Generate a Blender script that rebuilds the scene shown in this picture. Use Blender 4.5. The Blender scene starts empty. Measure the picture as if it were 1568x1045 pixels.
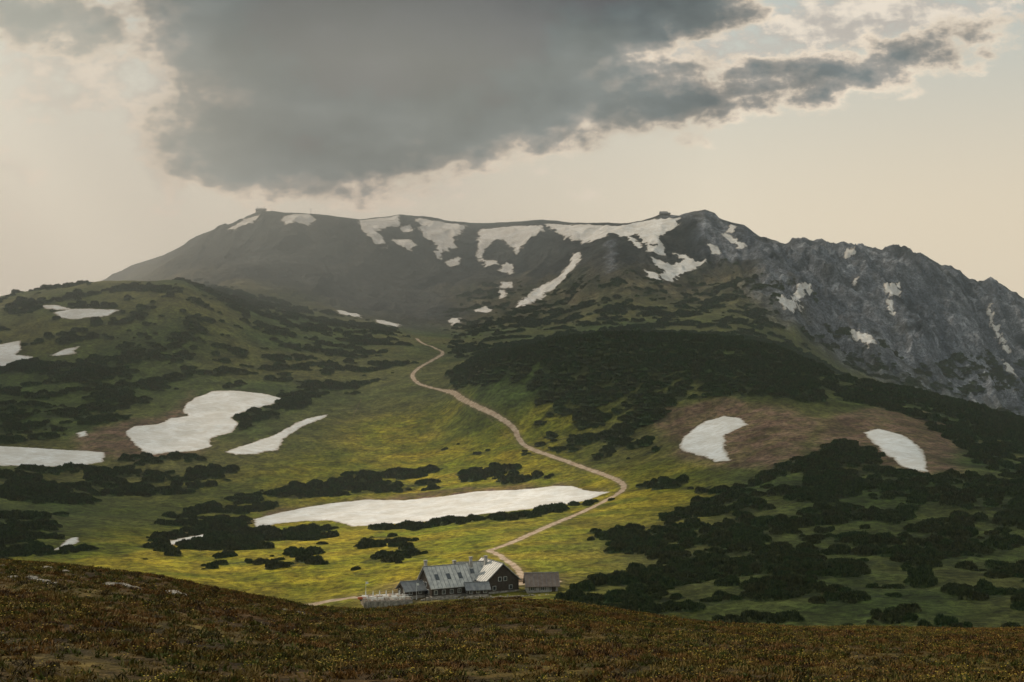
import bpy, bmesh, math, random
import numpy as np
from mathutils import Vector, Matrix
random.seed(4); rng=np.random.default_rng(7)
F=2300.0; CU=784.0; CV=522.0     # focal length and image centre, in image pixels
sc=bpy.context.scene
# ---------------------------------------------------------------- noise
_T=rng.random((512,512)).astype(np.float64)
def vnoise(x,y,seed=0):
    xi=np.floor(x).astype(np.int64); yi=np.floor(y).astype(np.int64)
    fx=x-xi; fy=y-yi
    fx=fx*fx*fx*(fx*(fx*6-15)+10); fy=fy*fy*fy*(fy*(fy*6-15)+10)
    a=seed*37; b=seed*91
    g=lambda i,j:_T[(xi+i+a)&511,(yi+j+b)&511]
    return (g(0,0)*(1-fx)+g(1,0)*fx)*(1-fy)+(g(0,1)*(1-fx)+g(1,1)*fx)*fy
def fbm(x,y,octv=4,seed=0,gain=0.5):
    s=0;a=1;t=0
    ca,sa=math.cos(0.6),math.sin(0.6)
    for o in range(octv):
        s=s+a*(vnoise(x,y,seed+o)-0.5)*2; t+=a; a*=gain
        x,y=(ca*x-sa*y)*2.03+11.3,(sa*x+ca*y)*2.03+5.7
    return s/t
def ridged(x,y,octv=4,seed=0,gain=0.5):
    s=0;a=1;t=0
    ca,sa=math.cos(0.25),math.sin(0.25)
    for o in range(octv):
        s=s+a*(1-np.abs(vnoise(x,y,seed+o)-0.5)*4); t+=a; a*=gain
        x,y=(ca*x-sa*y)*2.03+11.3,(sa*x+ca*y)*2.03+5.7
    return s/t
def sstep(a,b,x):
    t=np.clip((x-a)/(b-a),0,1); return t*t*(3-2*t)
# ---------------------------------------------------------------- terrain control lines
U=np.concatenate([np.linspace(-1300,-20,110,endpoint=False),np.arange(-20,1590,2.0),np.linspace(1592,2900,110)])
NC=len(U)
def line(pts,sm=20):
    pts=sorted(pts); us=[p[0] for p in pts]
    out=[]
    for k in (1,2):
        a=np.interp(U,us,[p[k] for p in pts])
        if sm:
            n=int(sm); ker=np.hanning(2*n+3); ker/=ker.sum()
            ap=np.pad(a,(n+1,n+1),mode='edge'); a=np.convolve(ap,ker,mode='valid')
        out.append(a)
    return out[0],out[1]
LN=[]
LN.append(line([(0,4,1672)]))
LN.append(line([(-600,45,1030),(0,45,1055),(784,47,1056),(1568,50,1052),(2200,50,1050)]))
A=[(-600,100,845),(0,112,868),(100,114,872),(250,120,888),(350,125,908),(470,130,930),(560,135,936),(620,138,932),(700,142,926),(780,145,921),(870,148,926),(950,152,938),(1080,158,955),(1200,160,962),(1568,165,966),(2200,165,970)]
LN.append(line(A,12))
LN.append(line([(p[0],300,p[2]+45) for p in A]))
LN.append(line([(-600,560,850),(0,560,872),(250,540,890),(470,500,928),(560,490,926),(640,480,919),(700,478,915),(780,475,911),(870,470,916),(950,450,932),(1080,420,955),(1200,400,964),(1568,380,969),(2200,380,975)]))
LN.append(line([(-600,680,780),(0,680,800),(300,610,850),(640,570,858),(780,560,850),(900,560,848),(1200,510,860),(1568,480,880),(2200,480,890)]))
LN.append(line([(-600,800,720),(0,800,735),(250,780,780),(400,760,795),(640,760,778),(800,750,766),(900,740,760),(1050,720,740),(1200,700,722),(1400,670,735),(1568,650,745),(2200,650,760)]))
LN.append(line([(-600,900,680),(0,900,690),(300,900,702),(640,900,715),(800,900,680),(1000,850,660),(1200,830,628),(1400,820,650),(1568,830,690),(2200,830,720)]))
LN.append(line([(-600,1050,590),(0,1050,600),(300,1080,592),(560,1080,610),(680,1060,600),(760,1030,552),(860,1020,521),(940,1000,512),(1050,1000,516),(1130,1000,522),(1200,1000,540),(1280,1000,572),(1400,1000,602),(1480,1010,622),(1568,1020,645),(2200,1050,740)],8))
LN.append(line([(-600,1350,500),(0,1350,456),(70,1350,441),(160,1350,430),(280,1350,427),(400,1350,485),(550,1350,520),(640,1300,533),(700,1300,540),(760,1250,538),(860,1200,532),(940,1200,530),(1050,1200,534),(1130,1200,540),(1200,1250,560),(1280,1300,600),(1400,1300,640),(1568,1300,690),(2200,1300,760)],10))
LN.append(line([(-600,1700,600),(0,1700,500),(160,1700,468),(280,1620,440),(350,1600,446),(450,1600,468),(550,1600,484),(640,1580,506),(700,1580,508),(760,1550,500),(860,1500,500),(940,1500,490),(1050,1500,484),(1130,1500,488),(1200,1500,508),(1280,1550,555),(1400,1600,605),(1568,1650,655),(2200,1650,740)],14))
LN.append(line([(-600,2000,700),(0,1950,545),(160,1900,470),(280,1850,412),(350,1830,402),(450,1840,412),(550,1880,425),(640,1920,432),(700,1920,440),(760,1900,440),(860,1860,430),(940,1800,405),(1050,1780,425),(1130,1780,425),(1200,1800,430),(1280,1850,455),(1400,1880,480),(1568,1900,548),(2200,1900,700)],14))
SK=[(-1300,800),(-300,600),(0,490),(100,450),(160,428),(190,414),(250,391),(300,366),(350,345),(375,334),(390,328),(400,325),(440,327),(500,330),(530,334),(550,337),(580,334),(610,331),(650,334),(690,340),(720,345),(760,343),(790,341),(830,338),(870,341),(900,343),(950,344),(985,338),(1000,334),(1012,329),(1025,331),(1040,333),(1060,327),(1080,323),(1092,328),(1100,335),(1120,341),(1140,345),(1152,354),(1165,363),(1178,365),(1190,369),(1203,374),(1215,369),(1230,367),(1245,369),(1258,367),(1270,373),(1280,376),(1292,375),(1300,380),(1318,383),(1340,390),(1355,392),(1370,390),(1390,391),(1410,389),(1422,396),(1440,408),(1455,412),(1470,420),(1478,431),(1500,433),(1520,430),(1532,438),(1545,445),(1568,458),(1650,500),(1900,600),(2900,760)]
kd=lambda u: float(np.interp(u,[-600,160,400,700,940,1080,1300,1568,2200],[2300,2200,2080,2330,2150,2060,2200,2180,2200]))
LN.append(line([(p[0],kd(p[0]),p[1]) for p in SK],0))
Dk,Vk=LN[-1]
cr_=sstep(1090,1220,U)
Vk=Vk+cr_*(1.8*fbm(U/9,U*0+3.3,3,201)-1.0*np.abs(fbm(U/22,U*0+8.3,2,205))*2)+0.5*fbm(U/14,U*0+1.3,3,207)
LN[-1]=(Dk,Vk)
LN.append((Dk+420,Vk+75))
D=np.array([l[0] for l in LN]); V=np.array([l[1] for l in LN])
Z=-(V-CV)/F*D
D=np.vstack([D,np.full(NC,6500.),np.full(NC,60000.)]); Z=np.vstack([Z,np.full(NC,-650.),np.full(NC,-700.)])
NL=len(D)
seg=[22,170,18,18,80,85,70,100,80,60,110,150,14,10,6]
assert len(seg)==NL-1
h=np.diff(D,axis=0); dl=np.diff(Z,axis=0)/h
M=np.zeros_like(Z); M[0]=dl[0]; M[-1]=dl[-1]
for k in range(1,NL-1):
    a,b=dl[k-1],dl[k]; same=(a*b)>0
    w1=2*h[k]+h[k-1]; w2=h[k]+2*h[k-1]
    with np.errstate(divide='ignore',invalid='ignore'):
        hm=(w1+w2)/(w1/a+w2/b)
    M[k]=np.where(same,hm,0)
ROWD=[];ROWZ=[];ROWS=[]; start=[]
for k in range(NL-1):
    n=seg[k]; start.append(len(ROWD))
    for i in range(n):
        t=i/n
        d=D[k]+(D[k+1]-D[k])*t
        if k>=13: d=D[k]*(D[k+1]/D[k])**t
        tt=(d-D[k])/h[k]
        z=(2*tt**3-3*tt**2+1)*Z[k]+(tt**3-2*tt**2+tt)*h[k]*M[k]+(-2*tt**3+3*tt**2)*Z[k+1]+(tt**3-tt**2)*h[k]*M[k+1]
        ROWD.append(d);ROWZ.append(z);ROWS.append(k+t)
ROWD.append(D[-1]);ROWZ.append(Z[-1]);ROWS.append(NL-1.0)
GD=np.array(ROWD);GZ=np.array(ROWZ);GS=np.array(ROWS)[:,None]*np.ones((1,NC));NR=len(GD)
GU=np.ones((NR,1))*U[None,:]
GX=(GU-CU)/F*GD; GY=GD.copy()
rB,rC,rK=start[3],start[4],start[12]
# relief
near=1-sstep(180,330,GD); mid=sstep(250,450,GD)*(1-sstep(1450,1700,GD)); mt=sstep(1450,1750,GD)*(1-sstep(3000,5000,GD))
GZ=GZ+near*sstep(8,40,GD)*(0.45*fbm(GX/22,GY/22,3,1)+0.16*fbm(GX/3.2,GY/3.2,4,5))
GZ=GZ+mid*(1.8*fbm(GX/75,GY/75,4,9)+0.9*fbm(GX/14,GY/14,4,13))
fadeK=np.clip(np.abs(12-GS)/0.40,0.05,1)
cliff=sstep(1130,1260,GU+(12-GS)*60)
warpx=GX+55*fbm(GX/170,GY/170,4,21); warpy=GY+40*fbm(GX/160,GY/160,3,25)
gully=ridged(warpx/120,warpy/420,5,31,0.55)
crag=ridged(warpx/55,warpy/150,5,47,0.62)
GZ=GZ+mt*fadeK*((15+10*cliff)*gully+5*fbm(GX/40,GY/40,5,41,0.6)+cliff*(20*crag+8*fbm(GX/16,GY/22,3,55,0.6)))
yx,yy=-14.,487.
hut_flat=np.exp(-(((GX-yx)/34)**2+((GY-yy-4)/22)**2)**2)
GZ=GZ*(1-hut_flat)+hut_flat*(-82.3+(GY-yy)*0.02)
VG=CV-F*GZ/GD
def unproj(u,v,rmin=None):
    if rmin is None: rmin=rB
    c=float(np.interp(u,U,np.arange(NC))); c0=min(int(c),NC-2); f=c-c0
    col=VG[:,c0]*(1-f)+VG[:,c0+1]*f; dd=GD[:,c0]*(1-f)+GD[:,c0+1]*f
    sub=col[rmin:rK+1]
    idx=np.nonzero(sub<=v)[0]
    if len(idx)==0: r=rmin+int(np.argmin(sub)); d=dd[r]; vv=col[r]
    else:
        r=rmin+idx[0]
        if r==rmin: d=dd[r]
        else:
            a,b=col[r-1],col[r]; t=(a-v)/max(a-b,1e-6); d=dd[r-1]+(dd[r]-dd[r-1])*t
        vv=v if r>rmin else col[r]
    return np.array([(u-CU)/F*d,d,-(vv-CV)/F*d])
def dens(poly,closed=True,step=8):
    out=[];n=len(poly)
    for i in range(n if closed else n-1):
        a=poly[i];b=poly[(i+1)%n]; m=max(1,int(math.hypot(b[0]-a[0],b[1]-a[1])/step))
        for k in range(m): out.append((a[0]+(b[0]-a[0])*k/m,a[1]+(b[1]-a[1])*k/m))
    if not closed: out.append(poly[-1])
    return out
FX=GX.ravel();FY=GY.ravel()
def world(poly,closed=True,step=8,rmin=None):
    return np.array([unproj(u,v,rmin)[:2] for u,v in (dens(poly,closed,step) if step else poly)])
def sdist(P,closed=True,margin=15,px=None,py=None):
    x=FX if px is None else px; y=FY if py is None else py
    out=np.full(x.shape,-float(margin))
    m=(x>P[:,0].min()-margin)&(x<P[:,0].max()+margin)&(y>P[:,1].min()-margin)&(y<P[:,1].max()+margin)
    idx=np.nonzero(m)[0]; x=x[idx];y=y[idx]
    dmin=np.full(x.shape,1e18); ins=np.zeros(x.shape,bool); n=len(P)
    for i in range(n if closed else n-1):
        ax,ay=P[i];bx,by=P[(i+1)%n]; ex,ey=bx-ax,by-ay; L=ex*ex+ey*ey+1e-9
        t=np.clip(((x-ax)*ex+(y-ay)*ey)/L,0,1)
        q=(x-ax-t*ex)**2+(y-ay-t*ey)**2; dmin=np.minimum(dmin,q)
        if closed:
            c=((ay>y)!=(by>y)); ins^=c&(x<ex*(y-ay)/(ey if abs(ey)>1e-9 else 1e-9)+ax)
    dm=np.sqrt(dmin); val=np.where(ins,dm,-dm)
    out[idx]=np.maximum(val,-margin); return out
# ---------------------------------------------------------------- features outlined in image pixels, projected onto the terrain
SNOW=[[(192,660),(205,652),(240,650),(262,640),(285,637),(280,622),(300,608),(325,599),(360,598),(400,602),(435,610),(420,618),(395,625),(370,632),(355,640),(368,650),(355,662),(320,672),(325,683),(300,690),(260,693),(230,696),(215,690),(200,675)],
[(345,692),(370,683),(410,670),(440,655),(465,642),(503,634),(490,643),(460,655),(435,672),(425,690),(390,695),(360,697)],
[(-40,684),(0,683),(60,686),(120,690),(160,692),(160,706),(130,712),(80,714),(0,713),(-40,712)],
[(-30,530),(0,527),(30,522),(35,535),(25,543),(52,546),(30,555),(0,563),(-30,565)],
[(72,545),(95,536),(122,530),(110,538),(122,541),(90,545)],
[(85,478),(110,474),(180,475),(165,483),(120,487),(95,486)],[(62,468),(85,468),(105,472),(90,474)],
[(388,795),(420,787),(460,778),(510,770),(560,765),(620,766),(680,760),(730,752),(790,750),(850,744),(880,744),(895,750),(930,754),(900,765),(870,772),(820,778),(760,785),(700,793),(640,800),(580,804),(540,806),(510,797),(470,797),(420,803),(390,808)],
[(250,831),(290,822),(327,816),(320,822),(285,830),(262,835)],[(82,842),(105,825),(122,820),(118,830),(95,840)],[(117,663),(132,659),(134,667),(120,670)],
[(1040,680),(1055,660),(1080,645),(1110,637),(1135,640),(1145,650),(1125,658),(1108,668),(1112,690),(1118,705),(1095,707),(1070,697),(1045,690)],
[(1322,662),(1345,656),(1380,665),(1405,680),(1415,695),(1420,722),(1395,720),(1375,710),(1350,690),(1335,675)],
[(1190,455),(1212,458),(1220,440),(1243,437),(1240,448),(1222,462),(1213,478),(1200,470)],[(1300,505),(1330,512),(1343,525),(1330,530),(1310,520)],
[(1357,435),(1378,433),(1375,450),(1368,462),(1370,478),(1362,476),(1360,455)],[(1510,470),(1518,466),(1522,490),(1535,515),(1548,540),(1540,538),(1522,510)],[(1535,548),(1552,565),(1558,580),(1545,568)],
[(433,333),(450,328),(475,328),(478,338),(470,343),(455,340),(435,342)],[(353,349),(375,338),(390,331),(392,338),(375,344),(356,351)],
[(548,338),(610,331),(614,345),(590,348),(572,352),(585,362),(590,373),(580,376),(565,360)],[(603,367),(625,366),(634,375),(625,382),(608,374)],[(612,345),(628,344),(630,353),(620,355)],
[(640,334),(715,346),(700,358),(692,368),(697,378),(680,383),(672,394),(667,388),(672,375),(650,362),(644,350),(655,346),(640,341)],[(683,400),(705,395),(702,404),(688,407)],
[(735,352),(790,346),(828,345),(832,352),(815,362),(800,375),(792,388),(785,378),(770,366),(755,370),(742,378),(738,390),(742,400),(758,400),(762,405),(745,407),(733,392),(732,370)],
[(775,402),(785,405),(782,418),(765,416)],[(768,432),(782,430),(784,440),(768,440)],[(766,444),(773,444),(771,456),(766,455)],[(727,475),(745,470),(752,474),(738,480)],[(690,488),(702,487),(703,494),(692,497)],
[(835,343),(900,345),(950,346),(1000,336),(1038,334),(1036,345),(1020,355),(1008,360),(1010,375),(995,372),(975,358),(955,362),(935,356),(920,365),(900,370),(880,365),(865,360),(850,352)],
[(878,388),(887,387),(884,403),(872,417),(852,438),(830,453),(810,464),(790,471),(792,464),(812,452),(828,437),(850,430),(870,410)],
[(1000,395),(1018,403),(1030,408),(1042,402),(1050,397),(1036,388),(1050,390),(1062,402),(1078,400),(1060,410),(1040,422),(1025,432),(1013,425),(1018,413),(1003,405)],[(985,412),(1000,417),(1015,430),(1002,428)],
[(1110,358),(1125,365),(1143,377),(1135,381),(1120,371),(1108,362)],[(1085,374),(1100,380),(1103,388),(1092,386)],[(985,370),(1000,378),(1016,380),(1018,390),(1000,386)],[(960,362),(972,366),(985,378),(975,378)],
[(520,475),(550,482),(552,486),(522,480)],[(575,489),(612,496),(610,501),(578,494)],[(1305,430),(1315,430),(1313,437),(1306,437)],[(1118,344),(1126,346),(1124,354),(1117,352)],[(1296,384),(1310,386),(1308,392),(1298,390)]]
snow=np.full(FX.shape,-15.)
for p in SNOW:
    mx=max(q[1] for q in p)
    w=world(p); s=sdist(w); snow=np.maximum(snow,s+(1.8 if mx<500 else 0.2))
PATH=[(748,843),(770,836),(790,828),(840,805),(890,785),(930,765),(953,752),(957,742),(940,732),(900,718),(850,700),(805,685),(793,670),(788,655),(760,635),(730,622),(705,610),(695,600),(670,596),(640,588),(629,575),(640,563),(665,550),(682,540),(665,532),(645,525),(638,518)]
def chaikin(p,n=2):
    for _ in range(n):
        q=[p[0]]
        for a,b in zip(p[:-1],p[1:]):
            q+= [(a[0]*.75+b[0]*.25,a[1]*.75+b[1]*.25),(a[0]*.25+b[0]*.75,a[1]*.25+b[1]*.75)]
        p=q+[p[-1]]
    return p
pw=world(chaikin(PATH),False,6)
path=1.75+sdist(pw,False)
pw2=world([(452,931),(500,921),(540,915),(600,911),(660,905),(740,898),(800,893),(850,890)],False,8)
path=np.maximum(path,2.4+sdist(pw2,False))
pw3=world([(748,843),(765,850),(792,870),(800,885)],False,6); path=np.maximum(path,1.5+sdist(pw3,False))
trail=np.full(FX.shape,-15.)
for t in [[(700,600),(740,630),(770,662),(800,690)],[(815,775),(700,800),(600,806),(520,812)],[(938,420),(985,402),(1050,380)],[(640,518),(600,500),(520,478),(440,470)],[(553,610),(540,640),(510,650)]]:
    trail=np.maximum(trail,0.5+sdist(world(t,False,8),False))
def region(polys,soft=10,n=0.0,nl=30,seed=60,margin=None,step=40,rmin=None):
    r=np.zeros(FX.shape); margin=margin or soft*1.5+n
    for p in polys:
        s=sdist(world(p,True,step,rmin),True,margin+1)
        r=np.maximum(r,sstep(-soft,soft,s+n*fbm(FX/nl,FY/nl,3,seed)))
    return r
soil=region([[(120,665),(180,650),(250,640),(290,600),(330,640),(300,700),(200,705),(120,690)],[(380,800),(420,780),(520,765),(700,748),(860,738),(930,750),(880,760),(700,765),(500,790)],[(395,815),(380,805),(240,820),(240,835),(330,830)],
 [(1010,625),(1080,612),(1180,618),(1250,640),(1235,690),(1180,718),(1110,715),(1050,700),(1030,670)],[(1270,640),(1330,625),(1420,630),(1470,660),(1460,720),(1400,730),(1300,700),(1240,690)],
 [(540,915),(620,890),(720,885),(800,872),(860,880),(850,897),(740,908),(620,920)]],7,8,18)
rock=region([[(1160,480),(1150,370),(1260,350),(1568,400),(1800,500),(1800,720),(1568,640),(1400,600),(1290,565),(1240,520)],[(1030,330),(1160,340),(1170,400),(1100,410),(1050,370)]],25,40,70,66)
rock=np.maximum(rock,0.8*region([[(930,370),(941,366),(941,410),(933,415)]],8,6,20,67))
greenmt=region([[(700,440),(900,430),(1100,400),(1240,440),(1250,530),(700,530)],[(160,430),(280,400),(420,440),(520,480),(640,510),(500,500),(300,460),(160,470)]],40,30,70,68)
lit_yel=region([[(60,870),(330,780),(480,705),(560,650),(760,660),(960,720),(990,760),(900,860),(860,935),(500,940),(100,880)]],60,50,70,69)  # yellow meadow, also where sunlight is painted into the grass
cov=np.zeros(FX.shape)
def addcov(poly,c,soft=12,n=10,rmin=None):
    global cov
    r=region([poly],soft,n,35,72,rmin=rmin); cov=np.where(r>0,cov*(1-r)+c*r,cov)
addcov([(-300,440),(160,432),(300,430),(600,500),(640,560),(560,600),(300,600),(-300,600)],0.32,20)
addcov([(-300,545),(200,560),(230,600),(180,640),(100,650),(90,685),(-300,680)],0.62)
addcov([(-300,715),(160,715),(200,700),(340,700),(380,720),(250,760),(60,770),(-300,760)],0.56)
addcov([(-300,770),(90,790),(100,830),(80,868),(-300,868)],0.5)
addcov([(430,600),(480,605),(470,625),(380,650),(330,672),(360,640)],0.8,5,3)
addcov([(210,835),(250,790),(380,755),(520,722),(820,712),(830,735),(700,748),(520,760),(400,780),(370,815),(520,808),(535,830),(430,845),(300,845),(240,850)],0.62,6,6)
addcov([(520,812),(640,803),(820,783),(925,762),(930,768),(820,792),(640,812)],0.7,3,2)
addcov([(300,840),(640,820),(650,850),(540,880),(420,880),(300,870)],0.30)
addcov([(100,860),(200,800),(240,800),(240,870),(120,875)],0.12)
addcov([(560,690),(720,680),(760,700),(560,710)],0.14)
addcov([(700,440),(900,430),(1100,410),(1240,440),(1260,560),(680,540)],0.29,30,25)
addcov([(1230,500),(1568,560),(1700,640),(1568,630),(1400,598),(1290,560)],0.30,20,25)
addcov([(680,575),(760,535),(860,515),(1050,508),(1200,530),(1300,575),(1250,612),(1100,612),(1010,618),(960,640),(830,640),(800,600),(700,588)],0.88,6,6)
addcov([(820,640),(1000,630),(1020,690),(960,700),(820,695)],0.48)
addcov([(1230,565),(1400,600),(1568,640),(1800,680),(1800,730),(1500,725),(1480,690),(1400,640),(1290,612)],0.82,6,5)
addcov([(1170,715),(1240,690),(1290,675),(1340,700),(1400,728),(1300,745),(1200,735)],0.85,5,4)
addcov([(1000,800),(1070,750),(1160,725),(1568,725),(2000,735),(2000,970),(1180,965),(880,935),(880,905),(1000,860),(890,830),(890,808)],0.54,8,10)
addcov([(1250,730),(1800,735),(1800,820),(1450,810),(1200,790)],0.66,8,10)
addcov([(980,735),(1060,735),(1060,750),(980,750)],0.5,4,2)
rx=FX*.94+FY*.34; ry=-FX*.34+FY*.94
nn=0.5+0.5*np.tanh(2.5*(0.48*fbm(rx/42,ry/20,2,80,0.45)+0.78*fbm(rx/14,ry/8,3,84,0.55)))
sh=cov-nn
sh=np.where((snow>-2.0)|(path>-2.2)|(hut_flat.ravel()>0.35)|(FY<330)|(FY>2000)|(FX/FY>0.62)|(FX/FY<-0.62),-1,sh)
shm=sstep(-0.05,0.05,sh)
# ---------------------------------------------------------------- ground colours (reflectance, with sunlit and shaded grass tone mixed in)
def col(*c): return np.array(c)[None,:]
def ct(x,k=1.9): return (0.5+0.5*np.tanh(k*x))[:,None]
n1=ct(fbm(FX/90,FY/90,4,90)); n2=ct(fbm(FX/18,FY/14,4,94)); n4=ct(fbm(FX/6,FY/5,3,98))
C=col(.034,.054,.013)*(1-n1)+col(.080,.074,.022)*n1  # grass, darkened in colour to stand for shade off the lit meadow
C=C*(0.6+0.5*n2+.35*n4)
Y=col(.100,.120,.008)*(1-n2)+col(.240,.180,.014)*n2  # yellow-green meadow grass, colour raised to add to the sunlight
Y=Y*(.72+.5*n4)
C=C*(1-lit_yel[:,None])+Y*lit_yel[:,None]
mtw=mt.ravel()[:,None]
n3=ct(fbm(warpx.ravel()/22,warpy.ravel()/90,5,97,0.65),2.5); n5=ct(fbm(FX/60,FY/60,5,99,.6),2.5)
n6=ct(fbm(FX/9,FY/14,4,103,.65),3)
CM=col(.014,.018,.018)*(1-n3)+col(.048,.048,.043)*n3
CM=CM*(.6+.7*n5)
CM=CM*(1-greenmt[:,None])+ (col(.028,.034,.015)*(1-n3)+col(.095,.078,.045)*n3)*(.6+.8*n5)*greenmt[:,None]
C=C*(1-mtw)+CM*mtw
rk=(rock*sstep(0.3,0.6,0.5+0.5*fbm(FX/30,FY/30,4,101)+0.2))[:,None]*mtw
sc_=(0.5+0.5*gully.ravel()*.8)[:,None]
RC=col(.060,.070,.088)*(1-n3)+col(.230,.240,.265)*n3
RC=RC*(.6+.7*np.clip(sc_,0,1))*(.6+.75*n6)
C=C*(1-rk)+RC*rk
so=soil[:,None]*(0.30+0.85*n4).clip(0,1)
C=C*(1-so)+(col(.075,.045,.030)*(1-n2)+col(.165,.105,.072)*n2)*so
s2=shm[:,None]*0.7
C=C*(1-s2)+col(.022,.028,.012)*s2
nr=near.ravel()[:,None]
f1=ct(fbm(FX/7,FY/9,4,105),2.4); f2=ct(fbm(FX/1.6,FY/1.6,3,109))
FG=(col(.045,.024,.009)*(1-f1)+col(.064,.046,.011)*f1)*(0.5+0.9*f2)
C=C*(1-nr)+FG*nr
C=np.clip(C,0,1)
# ---------------------------------------------------------------- node helpers
def mat(name):
    m=bpy.data.materials.new(name); m.use_nodes=True; m.node_tree.nodes.clear(); return m,m.node_tree
class NT:
    def __init__(s,nt): s.nt=nt
    def n(s,t,**k):
        x=s.nt.nodes.new(t)
        for a,b in k.items(): setattr(x,a,b)
        return x
    def l(s,a,b): s.nt.links.new(a,b)
    def m(s,op,a,b=None,c=None,clamp=False):
        x=s.n('ShaderNodeMath',operation=op,use_clamp=clamp)
        for i,v in enumerate((a,b,c)):
            if v is None: continue
            if isinstance(v,(int,float)): x.inputs[i].default_value=v
            else: s.l(v,x.inputs[i])
        return x.outputs[0]
    def mix(s,f,a,b,bt='MIX'):
        x=s.n('ShaderNodeMix',data_type='RGBA',blend_type=bt)
        for i,v in ((0,f),(6,a),(7,b)):
            if isinstance(v,(int,float)): x.inputs[i].default_value=v
            elif isinstance(v,tuple): x.inputs[i].default_value=(*v,1)
            else: s.l(v,x.inputs[i])
        return x.outputs[2]
    def ss(s,v,a,b):
        x=s.n('ShaderNodeMapRange',interpolation_type='SMOOTHSTEP')
        s.l(v,x.inputs[0]); x.inputs[1].default_value=a; x.inputs[2].default_value=b; return x.outputs[0]
    def noise(s,vec,scale,det=4,rough=0.5,out=0):
        x=s.n('ShaderNodeTexNoise'); x.inputs['Scale'].default_value=scale; x.inputs['Detail'].default_value=det; x.inputs['Roughness'].default_value=rough
        s.l(vec,x.inputs['Vector']); return x.outputs[out]
    def attr(s,name,o='Fac'): return s.n('ShaderNodeAttribute',attribute_name=name).outputs[o]
# terrain material
tm,nt=mat("alpine_ground"); g=NT(nt)
P=g.n('ShaderNodeTexCoord').outputs['Object']
nA=g.noise(P,0.35,5,0.65); nC=g.noise(P,2.2,3,0.65); nD=g.noise(P,0.07,7,0.68)
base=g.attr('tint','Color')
def scalecol(c,f):
    x=g.n('ShaderNodeVectorMath',operation='SCALE'); g.l(c,x.inputs[0]); g.l(f,x.inputs['Scale']); return x.outputs[0]
base=scalecol(base,g.m('MULTIPLY_ADD',g.ss(nA,.33,.67),1.0,0.5))
base=scalecol(base,g.m('MULTIPLY_ADD',g.ss(nC,.3,.7),0.5,0.75))
base=scalecol(base,g.m('MULTIPLY_ADD',g.ss(nD,.33,.67),0.7,0.65))
mta=g.attr('far')
snw=g.m('ADD',g.attr('snow'),g.m('MULTIPLY',g.m('SUBTRACT',nD,0.5),g.m('MULTIPLY_ADD',mta,22.0,9.0)))
snw=g.m('ADD',snw,g.m('MULTIPLY',g.m('SUBTRACT',nA,0.5),3.0))
snf=g.ss(snw,-0.15,0.3)
pth=g.m('ADD',g.attr('path'),g.m('MULTIPLY',g.m('SUBTRACT',nA,0.5),2.0)); pf=g.ss(pth,-0.1,0.7)
trl=g.m('ADD',g.attr('trail'),g.m('MULTIPLY',g.m('SUBTRACT',nA,0.5),1.6)); tf=g.m('MULTIPLY',g.ss(trl,-0.2,0.4),0.4)
base=g.mix(tf,base,(.17,.13,.08))
vg=g.m('MULTIPLY',g.ss(pth,-2.2,0.0),0.4); base=g.mix(vg,base,(.13,.10,.055))
pc=g.mix(g.ss(nA,.35,.65),(.30,.215,.15),(.44,.34,.255)); base=g.mix(pf,base,pc)
mp=g.n('ShaderNodeMapping'); mp.inputs['Scale'].default_value=(0.25,1.6,1); mp.inputs['Rotation'].default_value=(0,0,0.5); g.l(P,mp.inputs[0])
sw=g.noise(mp.outputs[0],0.9,3,0.6)
sc1=g.mix(g.ss(nD,0.35,0.65),(.64,.64,.645),(.50,.48,.455)); sc1=g.mix(g.ss(sw,0.45,0.7),sc1,(.44,.40,.36))
sc1=g.mix(g.ss(snw,1.8,0.2),sc1,(.33,.28,.23))
base=g.mix(snf,base,sc1)
b=g.n('ShaderNodeBsdfPrincipled'); g.l(base,b.inputs['Base Color']); b.inputs['Roughness'].default_value=0.92; b.inputs['Specular IOR Level'].default_value=0.08
hgt=g.m('ADD',g.m('MULTIPLY',nA,1.6),g.m('MULTIPLY',nC,0.22)); hgt=g.m('ADD',hgt,g.m('MULTIPLY',g.m('MULTIPLY_ADD',g.attr('rock'),9.0,g.m('MULTIPLY',mta,10.0)),nD))
hgt=g.m('MULTIPLY',hgt,g.m('SUBTRACT',1.0,g.m('MULTIPLY',snf,0.75)))
bp=g.n('ShaderNodeBump'); bp.inputs['Strength'].default_value=1.0; bp.inputs['Distance'].default_value=1.0; g.l(hgt,bp.inputs['Height']); g.l(bp.outputs[0],b.inputs['Normal'])
o=g.n('ShaderNodeOutputMaterial'); g.l(b.outputs[0],o.inputs[0])
# ---------------------------------------------------------------- terrain mesh
def mesh_np(name,verts,faces,smooth=True):
    me=bpy.data.meshes.new(name); n=faces.shape[1]
    me.vertices.add(len(verts)); me.vertices.foreach_set('co',verts.astype(np.float32).ravel())
    me.loops.add(faces.size); me.loops.foreach_set('vertex_index',faces.astype(np.int32).ravel())
    me.polygons.add(len(faces)); me.polygons.foreach_set('loop_start',np.arange(0,faces.size,n,dtype=np.int32))
    me.update(calc_edges=True)
    me.polygons.foreach_set('use_smooth',np.full(len(faces),smooth)); return me
def link(o,par=None):
    sc.collection.objects.link(o)
    if par: o.parent=par
    return o
idx=np.arange(NR*NC).reshape(NR,NC)
faces=np.stack([idx[:-1,:-1],idx[:-1,1:],idx[1:,1:],idx[1:,:-1]],-1).reshape(-1,4)
verts=np.stack([FX,FY,(GZ+ (0.35*sstep(0,3,snow)).reshape(GZ.shape)).ravel()],-1)
me=mesh_np("mountain_terrain",verts,faces)
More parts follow.
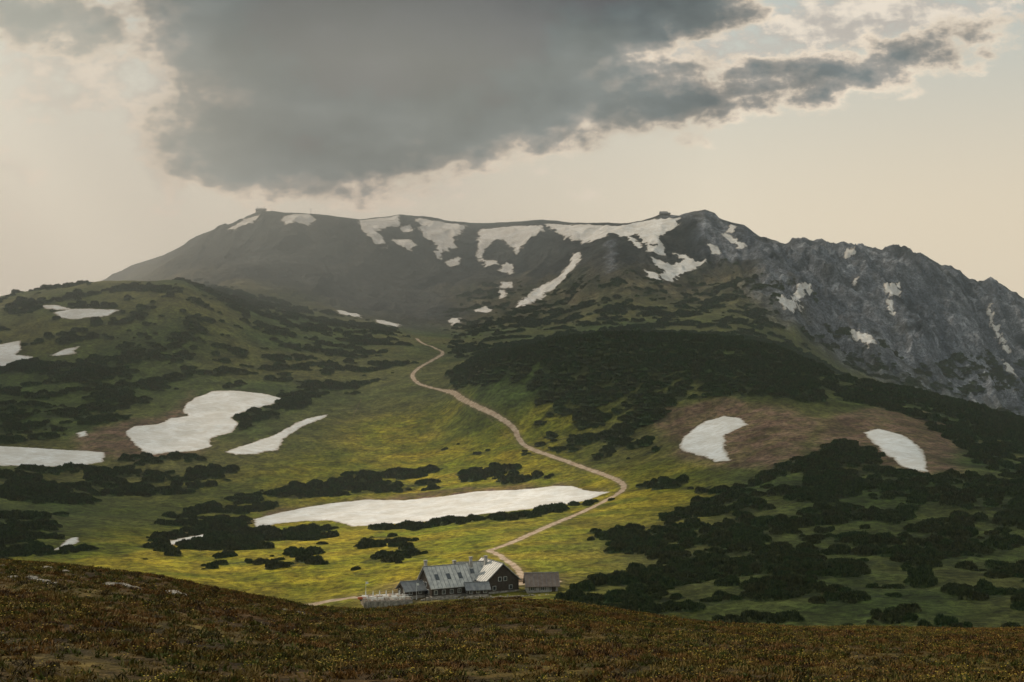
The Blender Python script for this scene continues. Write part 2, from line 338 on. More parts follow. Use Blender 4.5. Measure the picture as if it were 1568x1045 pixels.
for nm,a in (('snow',snow),('path',path),('trail',trail),('far',mt.ravel()),('rock',rk[:,0])):
    at=me.attributes.new(nm,'FLOAT','POINT'); at.data.foreach_set('value',a.astype(np.float32))
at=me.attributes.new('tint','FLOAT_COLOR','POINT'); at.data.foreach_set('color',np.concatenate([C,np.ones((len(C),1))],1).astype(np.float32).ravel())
me.materials.append(tm); link(bpy.data.objects.new("mountain_terrain",me))
# ---------------------------------------------------------------- scatter helper
def scatter(name,pts,rot,scl,variants):
    col_=bpy.data.collections.new(name+"_variants")
    for v in variants: col_.objects.link(v)
    m=bpy.data.meshes.new(name); m.vertices.add(len(pts)); m.vertices.foreach_set('co',pts.astype(np.float32).ravel())
    for nm,a in (('rot',rot),('scl',scl)):
        t=m.attributes.new(nm,'FLOAT_VECTOR','POINT'); t.data.foreach_set('vector',a.astype(np.float32).ravel())
    t=m.attributes.new('vid','INT','POINT'); t.data.foreach_set('value',rng.integers(0,len(variants),len(pts)).astype(np.int32))
    ob=link(bpy.data.objects.new(name,m))
    gn=bpy.data.node_groups.new(name,'GeometryNodeTree')
    gn.interface.new_socket('Geometry',in_out='INPUT',socket_type='NodeSocketGeometry'); gn.interface.new_socket('Geometry',in_out='OUTPUT',socket_type='NodeSocketGeometry')
    a=gn.nodes.new('NodeGroupInput'); z=gn.nodes.new('NodeGroupOutput'); ip=gn.nodes.new('GeometryNodeInstanceOnPoints'); ci=gn.nodes.new('GeometryNodeCollectionInfo')
    ci.inputs['Collection'].default_value=col_; ci.inputs['Separate Children'].default_value=True; ci.inputs['Reset Children'].default_value=True
    def na(n,t):
        x=gn.nodes.new('GeometryNodeInputNamedAttribute'); x.data_type=t; x.inputs[0].default_value=n; return x.outputs[0]
    L=gn.links.new
    L(a.outputs[0],ip.inputs['Points']); L(ci.outputs[0],ip.inputs['Instance']); ip.inputs['Pick Instance'].default_value=True
    L(na('vid','INT'),ip.inputs['Instance Index']); L(na('rot','FLOAT_VECTOR'),ip.inputs['Rotation']); L(na('scl','FLOAT_VECTOR'),ip.inputs['Scale'])
    L(ip.outputs[0],z.inputs[0])
    md=ob.modifiers.new('scatter','NODES'); md.node_group=gn; return ob
PX,PY,PZ=[verts[:,i].reshape(NR,NC) for i in range(3)]
def sample(mask,density):
    ar=np.abs((PX[:-1,1:]-PX[:-1,:-1])*(PY[1:,:-1]-PY[:-1,:-1]))
    lam=ar*density*mask; cnt=rng.poisson(lam); r,c=np.nonzero(cnt); rep=cnt[r,c]
    r=np.repeat(r,rep); c=np.repeat(c,rep); a=rng.random(len(r)); b_=rng.random(len(r))
    out=[]
    for G in (PX,PY,PZ):
        out.append((G[r,c]*(1-b_)+G[r,c+1]*b_)*(1-a)+(G[r+1,c]*(1-b_)+G[r+1,c+1]*b_)*a)
    return np.stack(out,-1),r,c
# dwarf pine
pm,nt=mat("dwarf_pine_needles"); g=NT(nt)
oi=g.n('ShaderNodeObjectInfo').outputs['Random']; P=g.n('ShaderNodeTexCoord').outputs['Object']; n=g.ss(g.noise(P,3.0,3,0.6),.3,.7)
c1=g.mix(n,(.014,.028,.011),(.058,.082,.026)); c1=g.mix(oi,c1,g.mix(n,(.018,.022,.010),(.070,.068,.026)))
b=g.n('ShaderNodeBsdfPrincipled'); g.l(c1,b.inputs['Base Color']); b.inputs['Roughness'].default_value=0.8; b.inputs['Specular IOR Level'].default_value=0.1
o=g.n('ShaderNodeOutputMaterial'); g.l(b.outputs[0],o.inputs[0])
def pine_variant(i):
    r=np.random.default_rng(100+i); lobes=[(0,0,.75,.36)]
    for k in range(6):
        a=r.uniform(0,6.28); q=r.uniform(.3,.7); lobes.append((q*math.cos(a),q*math.sin(a),r.uniform(.28,.5),r.uniform(.2,.48)))
    def hf(x,y):
        z=-0.1+0*x
        for lx,ly,lr,lh in lobes:
            d2=((x-lx)**2+(y-ly)**2)/lr**2; z=np.maximum(z,lh*np.sqrt(np.clip(1-d2,0,1))-0.08*(d2>=1))
        return z
    N=15; gx,gy=np.meshgrid(np.linspace(-1.15,1.15,N),np.linspace(-1.15,1.15,N))
    gz=hf(gx,gy)*r.uniform(.75,1.0,gx.shape)-.04; v=[np.stack([gx,gy,gz],-1).reshape(-1,3)]
    id_=np.arange(N*N).reshape(N,N); q=np.stack([id_[:-1,:-1],id_[:-1,1:],id_[1:,1:],id_[1:,:-1]],-1).reshape(-1,4)
    keep=(v[0][q][:,:,2].max(1)>-0.03); q=q[keep]; f=[np.concatenate([q[:,[0,1,2]],q[:,[0,2,3]]])]; off=N*N
    M_=420; x=r.uniform(-1.1,1.1,M_*3); y=r.uniform(-1.1,1.1,M_*3); z=hf(x,y); kk=z>0.0; x,y,z=x[kk][:M_],y[kk][:M_],z[kk][:M_]
    a=r.uniform(0,6.28,len(x)); s=r.uniform(.05,.11,len(x)); hgt=r.uniform(.06,.2,len(x))
    p0=np.stack([x-s*np.cos(a),y-s*np.sin(a),z*.9-.02],-1); p1=np.stack([x+s*np.cos(a),y+s*np.sin(a),z*.9-.02],-1)
    p2=np.stack([x*1.07+r.normal(0,.04,len(x)),y*1.07+r.normal(0,.04,len(x)),z*.95+hgt],-1)
    v.append(np.stack([p0,p1,p2],1).reshape(-1,3)); f.append(np.arange(len(x)*3).reshape(-1,3)+off)
    m=mesh_np("dwarf_pine",np.concatenate(v),np.concatenate(f),False); m.materials.append(pm); return bpy.data.objects.new("dwarf_pine_clump",m)
SH=sh.reshape(NR,NC)[:-1,:-1]
pts,r,c=sample((SH>0.0)&(GD[:-1,:-1]>330)&(GD[:-1,:-1]<2000),0.085)
dd=pts[:,1]; print("pines",len(pts))
edge=sstep(0,0.15,SH[r,c])
sz=(1.4+1.5*edge)*rng.uniform(.6,1.5,len(pts))*(1+0.2*sstep(700,1300,dd)); hz=sz*rng.uniform(.8,1.7,len(pts))
scatter("dwarf_pine_thicket",pts-np.array([0,0,.1]),np.stack([0*sz,0*sz,rng.uniform(0,6.28,len(sz))],-1),np.stack([sz,sz,hz],-1),[pine_variant(i) for i in range(6)])
# grass
def grass_mat(nm,c0,c1_,c2):
    m,nt=mat(nm); g=NT(nt); oi=g.n('ShaderNodeObjectInfo').outputs['Random']; P=g.n('ShaderNodeNewGeometry').outputs['Position']
    c=g.mix(oi,c0,c1_); c=g.mix(g.ss(g.noise(P,.13,4,.6),.42,.58),c,c2)
    b=g.n('ShaderNodeBsdfPrincipled'); g.l(c,b.inputs['Base Color']); b.inputs['Roughness'].default_value=0.7; b.inputs['Specular IOR Level'].default_value=0.1
    o=g.n('ShaderNodeOutputMaterial'); g.l(b.outputs[0],o.inputs[0]); return m
GMs=[grass_mat("dry_grass",(.105,.050,.013),(.150,.070,.016),(.115,.076,.016)),grass_mat("green_grass",(.064,.052,.010),(.092,.070,.011),(.058,.062,.010)),grass_mat("dark_grass",(.036,.020,.009),(.060,.030,.011),(.045,.036,.010)),grass_mat("yellow_flowers",(.28,.17,.015),(.20,.125,.02),(.30,.21,.02))]
def tuft(i):
    r=np.random.default_rng(300+i); nb=26; v=[];f=[];mi=[]
    for k in range(nb):
        a=r.uniform(0,6.28); q=r.uniform(0,.35); x,y=q*math.cos(a),q*math.sin(a); w=r.uniform(.012,.03); hh=r.uniform(.08,.22); a2=r.uniform(0,6.28); ln=r.uniform(.05,.22)
        o_=len(v); v+= [(x-w*math.sin(a2),y+w*math.cos(a2),-.03),(x+w*math.sin(a2),y-w*math.cos(a2),-.03),(x+ln*.4*math.cos(a2)+w*.7*math.sin(a2),y+ln*.4*math.sin(a2)-w*.7*math.cos(a2),hh*.6),(x+ln*math.cos(a2),y+ln*math.sin(a2),hh)]
        f+= [(o_,o_+1,o_+2),(o_,o_+2,o_+3)]; mi+=[0,0]
    if i%4==1:
        for k in range(3):
            x,y=r.uniform(-.3,.3,2); z=r.uniform(.15,.25); o_=len(v); v+=[(x-.03,y,z),(x+.03,y,z+.01),(x,y+.04,z+.02)]; f.append((o_,o_+1,o_+2)); mi.append(1)
    tri=np.array(f)
    m=mesh_np("grass_tuft",np.array(v),tri,False); m.materials.append(GMs[[0,1,2,0,1,0][i]]); m.materials.append(GMs[3]); m.polygons.foreach_set('material_index',np.array(mi,dtype=np.int32))
    return bpy.data.objects.new("grass_tuft",m)
vis=(GS[:-1,:-1]>0.6)&(GS[:-1,:-1]<2.12)&(np.abs(GX[:-1,:-1]/GD[:-1,:-1])<0.40)
gp=0.3+0.7*sstep(-.25,.35,fbm(GX/5,GY/6,4,120))[:-1,:-1]
pts,r,c=sample(vis*gp,6.5); print("tufts",len(pts))
sz=rng.uniform(.5,1.6,len(pts))
scatter("meadow_grass",pts,np.stack([rng.normal(0,.1,len(sz)),rng.normal(0,.1,len(sz)),rng.uniform(0,6.28,len(sz))],-1),np.stack([sz,sz,sz*rng.uniform(.6,1.1,len(sz))],-1),[tuft(i) for i in range(6)])
# ---------------------------------------------------------------- simple materials
def smat(nm,c0,c1_,scale=2.0,rough=.8,spec=.3,metal=0,bump=.0):
    m,nt=mat(nm); g=NT(nt); P=g.n('ShaderNodeTexCoord').outputs['Object']; n=g.noise(P,scale,5,.6)
    b=g.n('ShaderNodeBsdfPrincipled'); g.l(g.mix(g.ss(n,.3,.7),c0,c1_),b.inputs['Base Color']); b.inputs['Roughness'].default_value=rough; b.inputs['Specular IOR Level'].default_value=spec; b.inputs['Metallic'].default_value=metal
    if bump:
        bp=g.n('ShaderNodeBump'); bp.inputs['Strength'].default_value=bump; g.l(n,bp.inputs['Height']); g.l(bp.outputs[0],b.inputs['Normal'])
    o=g.n('ShaderNodeOutputMaterial'); g.l(b.outputs[0],o.inputs[0]); return m
M_roof=smat("grey_metal_roof",(.30,.29,.28),(.52,.49,.45),.7,.5); M_roofd=smat("dark_roof",(.13,.13,.14),(.2,.2,.2),.9,.7); M_roofb=smat("brown_roof",(.13,.09,.075),(.20,.15,.12),.9,.8)
M_wood=smat("dark_timber",(.035,.025,.018),(.065,.045,.03),1.5); M_wall=smat("pale_plaster",(.22,.20,.18),(.42,.39,.35),.8); M_glass=smat("window_glass",(.02,.025,.03),(.03,.035,.04),1,.1,.8); M_frame=smat("white_frame",(.55,.54,.5),(.65,.63,.6),2)
M_stone=smat("limestone",(.14,.12,.10),(.38,.33,.28),1.2,.95,.1,0,.6); M_terr=smat("terrace_planks",(.24,.18,.13),(.38,.31,.25),1.5); M_canvas=smat("white_canvas",(.6,.58,.55),(.75,.73,.7),1); M_red=smat("orange_paint",(.45,.09,.03),(.5,.12,.04),1,.4); M_metal=smat("galvanised_steel",(.3,.3,.3),(.4,.4,.4),3,.5,.5,.6)
def obj(nm,verts_,faces_,m,par=None,loc=(0,0,0),rot=0):
    me=bpy.data.meshes.new(nm); me.from_pydata(verts_,[],faces_); me.update()
    bm=bmesh.new(); bm.from_mesh(me); bmesh.ops.recalc_face_normals(bm,faces=bm.faces); bm.to_mesh(me); bm.free()
    me.materials.append(m); ob=bpy.data.objects.new(nm,me); link(ob,par); ob.location=loc; ob.rotation_euler[2]=rot; return ob
BF=[(0,1,2,3),(4,5,6,7),(0,1,5,4),(1,2,6,5),(2,3,7,6),(3,0,4,7)]
def boxv(x0,x1,y0,y1,z0,z1): return [(x0,y0,z0),(x1,y0,z0),(x1,y1,z0),(x0,y1,z0),(x0,y0,z1),(x1,y0,z1),(x1,y1,z1),(x0,y1,z1)]
def boxes(nm,bl,m,par=None,loc=(0,0,0),rot=0):
    v=[];f=[]
    for b in bl:
        o_=len(v); v+=boxv(*b); f+=[tuple(i+o_ for i in q) for q in BF]
    return obj(nm,v,f,m,par,loc,rot)
def empty(nm,loc,rot=0):
    e=bpy.data.objects.new(nm,None); link(e); e.location=loc; e.rotation_euler[2]=rot; return e
def house(e,pre,cx,cy,rot,L,W,he,hr,wm,rm,nw=4,sky=0,ch=None,floors=1,base=2.0):
    """gabled block, ridge along local X"""
    h2=L/2; w2=W/2
    v=[(-h2,-w2,-base),(h2,-w2,-base),(h2,w2,-base),(-h2,w2,-base),(-h2,-w2,he),(h2,-w2,he),(h2,w2,he),(-h2,w2,he),(-h2,0,hr-.15),(h2,0,hr-.15)]
    f=[(0,1,5,4),(2,3,7,6),(1,2,6,9,5),(3,0,4,8,7),(4,5,9,8),(6,7,8,9)]
    obj(pre+"walls",v,f,wm,e,(cx,cy,0),rot)
    boxes(pre+"plinth",[(-h2-.06,h2+.06,-w2-.06,w2+.06,-base,.6)],M_stone,e,(cx,cy,0),rot)
    ov=.7; sl=(hr-he)/w2; t=.22; yo=w2+ov; zo=he-ov*sl
    for s_,nm in ((-1,"roof_front"),(1,"roof_back")):
        a=[(-h2-ov,s_*yo,zo),(h2+ov,s_*yo,zo),(h2+ov,0,hr),(-h2-ov,0,hr)]
        vv=a+[(x,y,z+t) for x,y,z in a]
        obj(pre+nm,vv,BF,rm,e,(cx,cy,0),rot)
        bl_v=[];bl_f=[]
        n_=int(L/1.2)
        for i in range(n_+1):
            x=-h2-ov+.1+i*(L+2*ov-.2)/n_; o_=len(bl_v)
            q=[(x-.04,s_*yo,zo+t),(x+.04,s_*yo,zo+t),(x+.04,0,hr+t),(x-.04,0,hr+t)]
            bl_v+=[(p[0],p[1],p[2]-.02) for p in q]+[(p[0],p[1],p[2]+.09) for p in q]; bl_f+=[tuple(k+o_ for k in ff) for ff in BF]
        obj(pre+nm+"_seams",bl_v,bl_f,M_roofd,e,(cx,cy,0),rot)
    boxes(pre+"ridge_cap",[(-h2-ov,h2+ov,-.18,.18,hr+t-.02,hr+t+.13)],M_roofd,e,(cx,cy,0),rot)
    fr=[];gl=[];sh_=[]
    for fl in range(floors):
        z0=1.1+fl*2.7
        for i in range(nw):
            x=-h2+(i+.5)*L/nw
            fr.append((x-.62,x+.62,-w2-.07,-w2+.02,z0-.1,z0+1.3)); gl+=[(x-.5,x-.04,-w2-.10,-w2,z0,z0+1.2),(x+.04,x+.5,-w2-.10,-w2,z0,z0+1.2)]
            sh_+=[(x-1.0,x-.66,-w2-.09,-w2+.02,z0-.1,z0+1.3),(x+.66,x+1.0,-w2-.09,-w2+.02,z0-.1,z0+1.3)]
    for s_ in (-1,1):
        for z0 in ([1.1,he-.3] if hr>6 else [1.1]):
            for y in ((-w2*.5,w2*.5) if z0<2 else (-1,1)):
                fr.append((s_*h2-.07,s_*h2+.07,y-.62,y+.62,z0-.1,z0+1.3)); gl.append((s_*h2-.1,s_*h2+.1,y-.5,y+.5,z0,z0+1.2))
    boxes(pre+"window_frames",fr,M_frame,e,(cx,cy,0),rot); boxes(pre+"window_panes",gl,M_glass,e,(cx,cy,0),rot)
    boxes(pre+"shutters",sh_,M_wood,e,(cx,cy,0),rot)
    if sky:
        v=[];f=[]
        for i in range(sky):
            x=-h2+(i+.7)*L/(sky+.4)
            ya,yb=-w2*.72,-w2*.45; za=hr+ya*sl+t; zb=hr+yb*sl+t; o_=len(v)
            v+=[(x-.6,ya,za-.02),(x+.6,ya,za-.02),(x+.6,yb,zb-.02),(x-.6,yb,zb-.02),(x-.6,ya,za+.16),(x+.6,ya,za+.16),(x+.6,yb,zb+.16),(x-.6,yb,zb+.16)]; f+=[tuple(k+o_ for k in ff) for ff in BF]
        obj(pre+"skylights",v,f,M_glass,e,(cx,cy,0),rot)
    if ch:
        for j,(x,y,hh) in enumerate(ch):
            boxes(pre+"chimney_%d"%j,[(x-.45,x+.45,y-.45,y+.45,he,hr+hh),(x-.6,x+.6,y-.6,y+.6,hr+hh,hr+hh+.2)],M_wall,e,(cx,cy,0),rot)
HZ=-82.2
hut=empty("mountain_hut",(0,0,HZ))
R=math.radians
house(hut,"main_",-22,488,R(28),14,11,3.6,9.2,M_wood,M_roof,5,3,[(-6,1.5,1.8),(4,.8,1.2)])
house(hut,"rear_",-6.5,497,R(118),14.5,12,4.2,9.4,M_wood,M_roof,4,2,[(2,1.5,1.4)])
house(hut,"link_",-14,498,R(20),9,8,4.0,8.8,M_wood,M_roof,3,1,[(0,-1,1.8)])
house(hut,"annex_",-32.5,484.5,R(28),6.5,6.5,2.4,4.6,M_wood,M_roofd,2)
house(hut,"porch_",-11.5,486,R(15),7,4.5,2.4,4.0,M_wood,M_roofd,3)
shed=empty("storage_shed",(0,0,HZ))
house(shed,"shed_",9.6,492,R(6),10,6.5,2.9,6.1,M_wall,M_roofb,3)
boxes("door",[(3.0,4.2,-3.4,-3.2,-.2,2.1)],M_wood,shed,(9.6,492,0),R(6))
ter=empty("sun_terrace",(-39.5,478,HZ+.1),R(14))
boxes("deck",[(-8,7,-4,5,-1.9,.25)],M_terr,ter)
st=[]
for i in range(20):
    x=-8.4+i*.78; st.append((x,x+random.uniform(.55,.75),-4.6,-4.05,-2.2,random.uniform(-.1,.35)))
boxes("retaining_wall",st,M_stone,ter)
rl=[]
for i in range(12): x=-8.2+i*1.4; rl.append((x-.05,x+.05,-3.95,-3.85,.25,1.1))
rl.append((-8.3,7.2,-3.96,-3.84,1.1,1.18)); boxes("railing",rl,M_frame,ter)
for i in range(7):
    for j in range(3):
        x=-7.2+i*2.2+random.uniform(-.3,.3); y=-2.6+j*2.8+random.uniform(-.4,.4)
        t=empty("picnic_table_part",(x,y,.25),random.uniform(-.3,.3)); t.parent=ter
        boxes("table",[(-.9,.9,-.4,.4,.7,.76),(-.75,-.68,-.35,.35,0,.7),(.68,.75,-.35,.35,0,.7),(-.9,.9,-.95,-.65,.42,.47),(-.9,.9,.65,.95,.42,.47),(-.7,-.62,-.9,-.7,0,.42),(.62,.7,-.9,-.7,0,.42),(-.7,-.62,.7,.9,0,.42),(.62,.7,.7,.9,0,.42)],M_terr if (i+j)%3==0 else M_canvas,t)
def umbrella(loc,par,h=2.8):
    n=8; v=[];f=[]
    prof=[(.04,0),(.04,h*.4),(.26,h*.42),(.18,h*.75),(.05,h)]
    for r_,z in prof:
        for k in range(n):
            a=6.283*k/n; q=r_*(1 if k%2 else .7); v.append((q*math.cos(a),q*math.sin(a),z))
    for i in range(len(prof)-1):
        for k in range(n): f.append((i*n+k,i*n+(k+1)%n,(i+1)*n+(k+1)%n,(i+1)*n+k))
    return obj("closed_umbrella",v,f,M_canvas,par,loc)
for i in range(7): umbrella((-7+i*2.1,random.choice([-1.,.6,1.8]),.25),ter)
for i,(x,y) in enumerate([(-47,483),(-30.5,480)]):
    fp=boxes("flag_pole",[(-.05,.05,-.05,.05,-.5,5.0),(-.13,.13,-.13,.13,-.5,.1),(.05,.8,-.02,.02,4.1,4.8)],M_frame,None,(x,y,HZ))
rw=empty("dry_stone_wall",(0,0,HZ))
st=[]
for i in range(60):
    x=-29+i*0.78; y=477.5+ (x+29)*.16+random.uniform(-.3,.3)
    st.append((x,x+random.uniform(.4,.95),y,y+random.uniform(.6,.9),-1.2,random.uniform(.05,.6)))
boxes("stones",st,M_stone,rw)
cart=empty("utility_trailer",(-47.5,476,HZ-.1),R(15))
boxes("bed",[(-1.3,1.3,-.7,.7,.5,.6),(-1.3,1.3,-.7,-.65,.6,1.05),(-1.3,1.3,.65,.7,.6,1.05),(-1.3,-1.25,-.65,.65,.6,1.05),(1.25,1.3,-.65,.65,.6,1.05),(1.3,2.3,-.05,.05,.45,.53)],M_red,cart)
for sx in (-.5,.5):
    for sy in (-.82,.82):
        v=[];f=[]
        for k in range(16):
            a=6.283*k/16; v+=[(.32*math.cos(a)+sx,sy-.1,.32*math.sin(a)+.32),(.32*math.cos(a)+sx,sy+.1,.32*math.sin(a)+.32)]
        f=[(2*k,2*k+1,(2*k+3)%32,(2*k+2)%32) for k in range(16)]+[tuple(range(0,32,2)),tuple(range(1,32,2))]
        obj("wheel",v,f,M_glass,cart)
p=unproj(1016,327); e=empty("summit_hut",(p[0],p[1]-2,p[2]-1.6)); house(e,"hut_",0,0,R(5),10,8,2.2,4.8,M_wood,M_roofd,4); house(e,"wing_",6.7,1,R(5),4,6,1.8,3.2,M_stone,M_roofd,1)
p=unproj(400,322); e=empty("summit_station",(p[0],p[1]-2,p[2]-.6)); house(e,"station_",0,0,R(-4),13,7,2.4,3.8,M_stone,M_roofd,3)
boxes("masts",[(-5.2,-4.8,-.2,.2,0,7),(-1.2,-.9,-.2,.2,0,5.5),(4.3,4.7,-.2,.2,0,7),(-5.2,4.6,-.1,.1,5,5.25)],M_metal,e)
p=unproj(476,326); boxes("radio_mast",[(-.2,.2,-.2,.2,-1,7.5),(-.6,.6,-.6,.6,-1,.3),(-.9,.9,-.1,.1,5.5,5.8)],M_metal,None,tuple(p))
def rock_mesh(seed,sx,sy,sz_):
    bm=bmesh.new(); bmesh.ops.create_icosphere(bm,subdivisions=3,radius=1); r=np.random.default_rng(seed); o1=r.uniform(0,50,3)
    for v in bm.verts:
        c=v.co; n_=float(fbm(np.array([c.x*1.5+o1[0]+c.z]),np.array([c.y*1.5+o1[1]-c.z]),4,3)[0]); c*= (1+.6*n_); c.x*=sx;c.y*=sy;c.z*=sz_
    me=bpy.data.meshes.new("rock"); bm.to_mesh(me); bm.free(); me.materials.append(M_stone); return me
outc=empty("limestone_outcrop",(0,0,0))
for i,(u,v,s) in enumerate([(20,884,.3),(45,886,.4),(62,890,.5),(78,894,.35),(165,896,.4),(185,898,.65),(205,901,.4),(238,903,.4),(262,908,.5),(280,911,.3),(440,936,.4),(455,939,.4),(470,941,.3),(5,868,.4),(70,871,.4),(100,876,.3)]):
    p=unproj(u,v,0); ob=bpy.data.objects.new("rock_%d"%i,rock_mesh(i,s*1.3,s*.8,s*.34)); link(ob,outc); ob.location=p; ob.rotation_euler=(random.uniform(-.2,.2),random.uniform(-.2,.2),random.uniform(-.5,.5))
# ---------------------------------------------------------------- sun, and an added out-of-view sheet with opacity shaped to shade the slopes
S=Vector((-0.60,0.50,0.62)).normalized()
elev=math.asin(S.z)
sun=bpy.data.lights.new("sun",'SUN'); sun.energy=5.0; sun.angle=R(0.55); sun.color=(1,.88,.68); so_=bpy.data.objects.new("sun",sun); link(so_); so_.rotation_euler=S.to_track_quat('Z','Y').to_euler()
CX,CY=np.meshgrid(np.arange(-2600,2700,22.0),np.arange(-400,4200,22.0)); cx=CX.ravel(); cy=CY.ravel()
def litw(poly,soft,w,rmin=None):
    s=sdist(world(poly,True,None,rmin),True,soft+70,cx,cy); return w*sstep(-soft,soft,s+55*fbm(cx/110,cy/110,4,150))
lit=np.zeros(cx.shape)
lit=np.maximum(lit,litw([(60,872),(330,790),(480,710),(560,650),(760,655),(960,720),(990,760),(930,830),(880,915),(560,928),(150,890)],70,1.0))
lit=np.maximum(lit,litw([(180,700),(180,640),(300,590),(500,590),(560,650),(480,710),(330,710)],60,.75))
lit=np.maximum(lit,litw([(560,640),(600,520),(700,510),(760,600),(960,650),(1000,720)],60,.55))
lit=np.maximum(lit,litw([(-200,480),(160,430),(290,425),(440,480),(460,570),(150,530),(-200,560)],90,.8))
lit=np.maximum(lit,litw([(1000,700),(1000,620),(1250,610),(1480,640),(1450,720),(1150,715)],60,.35))
lit=np.maximum(lit,sstep(1150,1700,cy)*(.50+.5*(1-sstep(-600,250,cx)))*(0.9+.25*fbm(cx/300,cy/300,3,161)))
fgl=(1-sstep(150,260,cy))*(0.42+0.45*fbm(cx/22,cy/22,2,160)); lit=np.maximum(lit,fgl)
opac=(1-np.clip(lit,0,1))*np.clip(0.93+0.25*fbm(cx/260,cy/260,4,155),0.5,1)
bx=np.minimum(np.minimum(cx+2600,2700-cx),4200-cy); opac*=sstep(0,400,bx)
H=1500.; k=(H+60)/S.z; nyc,nxc=CX.shape; ii=np.arange(nyc*nxc).reshape(nyc,nxc)
cm=mesh_np("added_shade_cloud",np.stack([cx+S.x*k,cy+S.y*k,np.full(cx.shape,H)+60*fbm(cx/300,cy/300,3,170)],-1),np.stack([ii[:-1,:-1],ii[:-1,1:],ii[1:,1:],ii[1:,:-1]],-1).reshape(-1,4))  # added overhead, unseen; gaps let sun through where slopes should be lit
t=cm.attributes.new('opacity','FLOAT','POINT'); t.data.foreach_set('value',opac.astype(np.float32))
m,nt=mat("shade_cloud_vapour"); g=NT(nt); tr=g.n('ShaderNodeBsdfTransparent'); df=g.n('ShaderNodeBsdfTranslucent'); df.inputs[0].default_value=(.6,.6,.6,1); mx=g.n('ShaderNodeMixShader')
g.l(g.attr('opacity'),mx.inputs[0]); g.l(tr.outputs[0],mx.inputs[1]); g.l(df.outputs[0],mx.inputs[2]); o=g.n('ShaderNodeOutputMaterial'); g.l(mx.outputs[0],o.inputs[0])
cm.materials.append(m); link(bpy.data.objects.new("added_shade_cloud",cm))
# ---------------------------------------------------------------- haze
def haze_mat(nm,den,an):
    m,nt=mat(nm); g=NT(nt); vs=g.n('ShaderNodeVolumeScatter'); vs.inputs['Color'].default_value=(.86,.96,1,1); vs.inputs['Density'].default_value=den; vs.inputs['Anisotropy'].default_value=an
    o=g.n('ShaderNodeOutputMaterial'); g.l(vs.outputs[0],o.inputs['Volume']); return m
hz=boxes("haze",[(-3500,3500,250,2900,-500,600)],haze_mat("air_haze",.00012,.55))
tri=[(-700,300),(300,2250),(-3000,2250),(-3000,300)]
obj("valley_haze",[(x,y,-400) for x,y in tri]+[(x,y,420) for x,y in tri],BF,haze_mat("valley_haze_air",.00070,.62))
# ---------------------------------------------------------------- sky
w=bpy.data.worlds.new("World"); sc.world=w; w.use_nodes=True; nt=w.node_tree; nt.nodes.clear(); g=NT(nt)
try:
    w.cycles.sampling_method='MANUAL'; w.cycles.sample_map_resolution=256
except Exception as ex: print(ex)
sk=g.n('ShaderNodeTexSky'); sk.sky_type='NISHITA'; sk.sun_disc=False; sk.sun_elevation=elev; sk.sun_rotation=math.atan2(S.x,S.y); sk.dust_density=4; sk.air_density=1.2
d=g.n('ShaderNodeTexCoord').outputs['Generated']; sp=g.n('ShaderNodeSeparateXYZ'); g.l(d,sp.inputs[0])
yy_=g.m('MAXIMUM',sp.outputs[1],0.12)
pu=g.m('MULTIPLY_ADD',g.m('DIVIDE',sp.outputs[0],yy_),F/100,CU/100); pv=g.m('MULTIPLY_ADD',g.m('DIVIDE',sp.outputs[2],yy_),-F/100,CV/100)
cb=g.n('ShaderNodeCombineXYZ'); g.l(pu,cb.inputs[0]); g.l(pv,cb.inputs[1]); p0=cb.outputs[0]
mpn=g.n('ShaderNodeMapping'); mpn.inputs['Scale'].default_value=(.75,1.25,1); mpn.inputs['Rotation'].default_value=(0,0,.22); g.l(p0,mpn.inputs[0])
nz=g.n('ShaderNodeTexNoise'); nz.inputs['Scale'].default_value=.9; nz.inputs['Detail'].default_value=6; nz.inputs['Roughness'].default_value=.6; g.l(mpn.outputs[0],nz.inputs['Vector'])
wv=g.n('ShaderNodeVectorMath',operation='MULTIPLY_ADD'); g.l(nz.outputs['Color'],wv.inputs[0]); wv.inputs[1].default_value=(1.6,1.0,0); wv.inputs[2].default_value=(-.8,-.5,0)
wp=g.n('ShaderNodeVectorMath',operation='ADD'); g.l(p0,wp.inputs[0]); g.l(wv.outputs[0],wp.inputs[1]); pwp=wp.outputs[0]
def field(els,vec,k=.25):
    cur=None
    for (x,y,a,b_,r_) in els:
        mp=g.n('ShaderNodeMapping',vector_type='TEXTURE'); mp.inputs['Location'].default_value=(x,y,0); mp.inputs['Rotation'].default_value=(0,0,R(r_)); mp.inputs['Scale'].default_value=(a,b_,1); g.l(vec,mp.inputs[0])
        ln=g.n('ShaderNodeVectorMath',operation='LENGTH'); g.l(mp.outputs[0],ln.inputs[0])
        v=g.m('MULTIPLY',g.m('SUBTRACT',ln.outputs['Value'],1.0),min(a,b_))
        cur=v if cur is None else g.m('SMOOTH_MIN',cur,v,k)
    return cur
dark=field([(6.2,.3,4.2,2.0,0),(4.6,2.2,2.4,.95,0),(7.6,1.5,2.6,.95,-18),(9.2,-.1,3.0,1.2,-12),(9.9,1.5,2.4,.48,-10),(13.0,1.1,2.6,.36,-13),(.2,.2,2.3,.5,10),(5,-2.5,8,2,0)],pwp)
fine=g.noise(mpn.outputs[0],2.0,9,.6)
fc=g.m('SUBTRACT',fine,.5)
dn=g.m('ADD',g.m('MULTIPLY',dark,-1),g.m('MULTIPLY',fc,1.1))
light=field([(1.2,.95,1.5,.5,8),(1.1,1.5,.9,.3,0),(2.6,1.8,.8,1.3,0),(10.8,.95,1.8,.45,-12),(13.2,.35,2.6,.65,-8),(.2,2.7,.16,.25,0),(5.8,2.9,1.6,.2,-5)],pwp)
lnn=g.m('ADD',g.m('MULTIPLY',light,-1),g.m('MULTIPLY',fc,2.4))
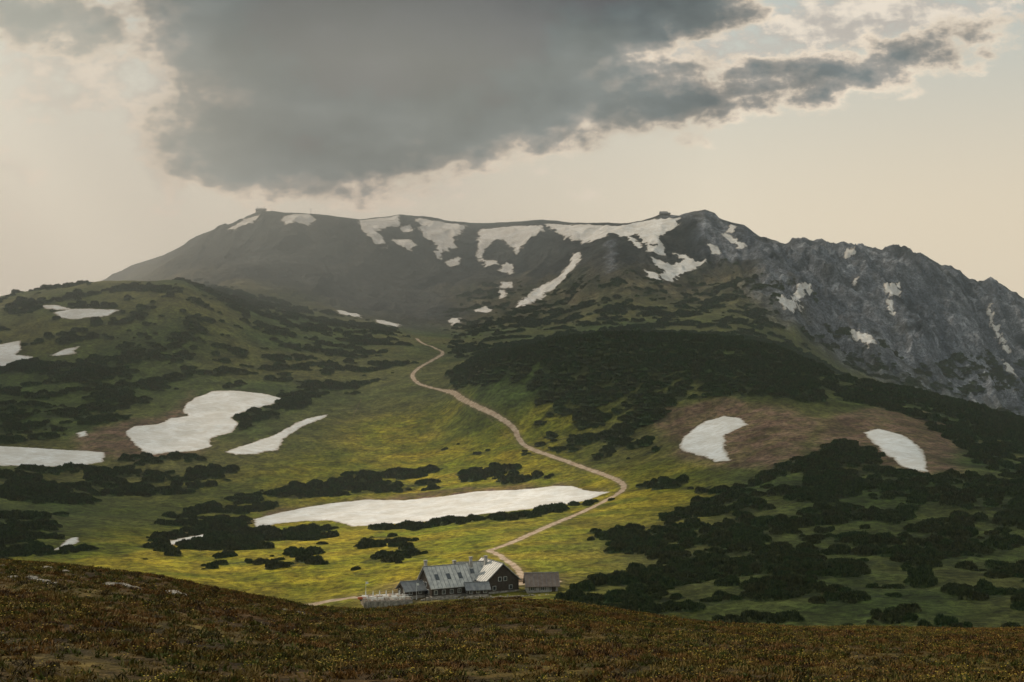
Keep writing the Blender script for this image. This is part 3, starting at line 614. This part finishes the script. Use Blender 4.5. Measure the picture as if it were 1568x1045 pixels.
hz_=g.ss(sp.outputs[2],.07,.25)
lr=g.ss(sp.outputs[0],-.34,.34)
lowc=g.mix(lr,(9.4,9.0,7.6),(8.9,7.8,5.9)); hic=g.mix(lr,(7.4,8.3,7.8),(5.5,6.1,5.8))
hazec=g.mix(hz_,lowc,hic)
skc=g.mix(.92,sk.outputs[0],hazec)
lcol=g.mix(g.ss(fine,.42,.60),(5.4,4.9,4.4),(10.0,8.9,7.4))
skc=g.mix(g.m('MULTIPLY',g.ss(lnn,-.15,.35),.85),skc,lcol)
rmp=g.n('ShaderNodeValToRGB'); g.l(dn,rmp.inputs[0]); cr=rmp.color_ramp
cols=[(0,(.94,.82,.65)),(.08,(.68,.59,.48)),(.17,(.32,.305,.28)),(.34,(.145,.175,.185)),(.75,(.078,.102,.116)),(1.0,(.072,.072,.087))]
cr.elements[0].position=0; cr.elements[0].color=(*cols[0][1],1); cr.elements[1].position=1; cr.elements[1].color=(*cols[-1][1],1)
for p_,c_ in cols[1:-1]: e_=cr.elements.new(p_); e_.color=(*c_,1)
big=g.noise(mpn.outputs[0],.6,6,.6); sclc=g.n('ShaderNodeVectorMath',operation='SCALE'); g.l(rmp.outputs[0],sclc.inputs[0]); g.l(g.m('MULTIPLY_ADD',g.ss(big,.3,.7),5.5,7.0),sclc.inputs['Scale'])
skc=g.mix(g.ss(dn,-.16,.10),skc,sclc.outputs[0])
grd=g.ss(sp.outputs[2],-.12,-.02); skc=g.mix(grd,(1.2,1.2,.9),skc)
bg=g.n('ShaderNodeBackground'); bg.inputs['Strength'].default_value=0.1; g.l(skc,bg.inputs[0]); o=g.n('ShaderNodeOutputWorld'); g.l(bg.outputs[0],o.inputs[0])
# ---------------------------------------------------------------- camera
cd=bpy.data.cameras.new("camera"); cam=bpy.data.objects.new("camera",cd); link(cam); cam.location=(0,0,0); cam.rotation_euler=(R(90),0,0); cd.sensor_width=36; cd.lens=36*F/1568; cd.clip_start=.5; cd.clip_end=100000; sc.camera=cam
sc.view_settings.view_transform='Standard'; sc.view_settings.look='None'; sc.view_settings.exposure=0
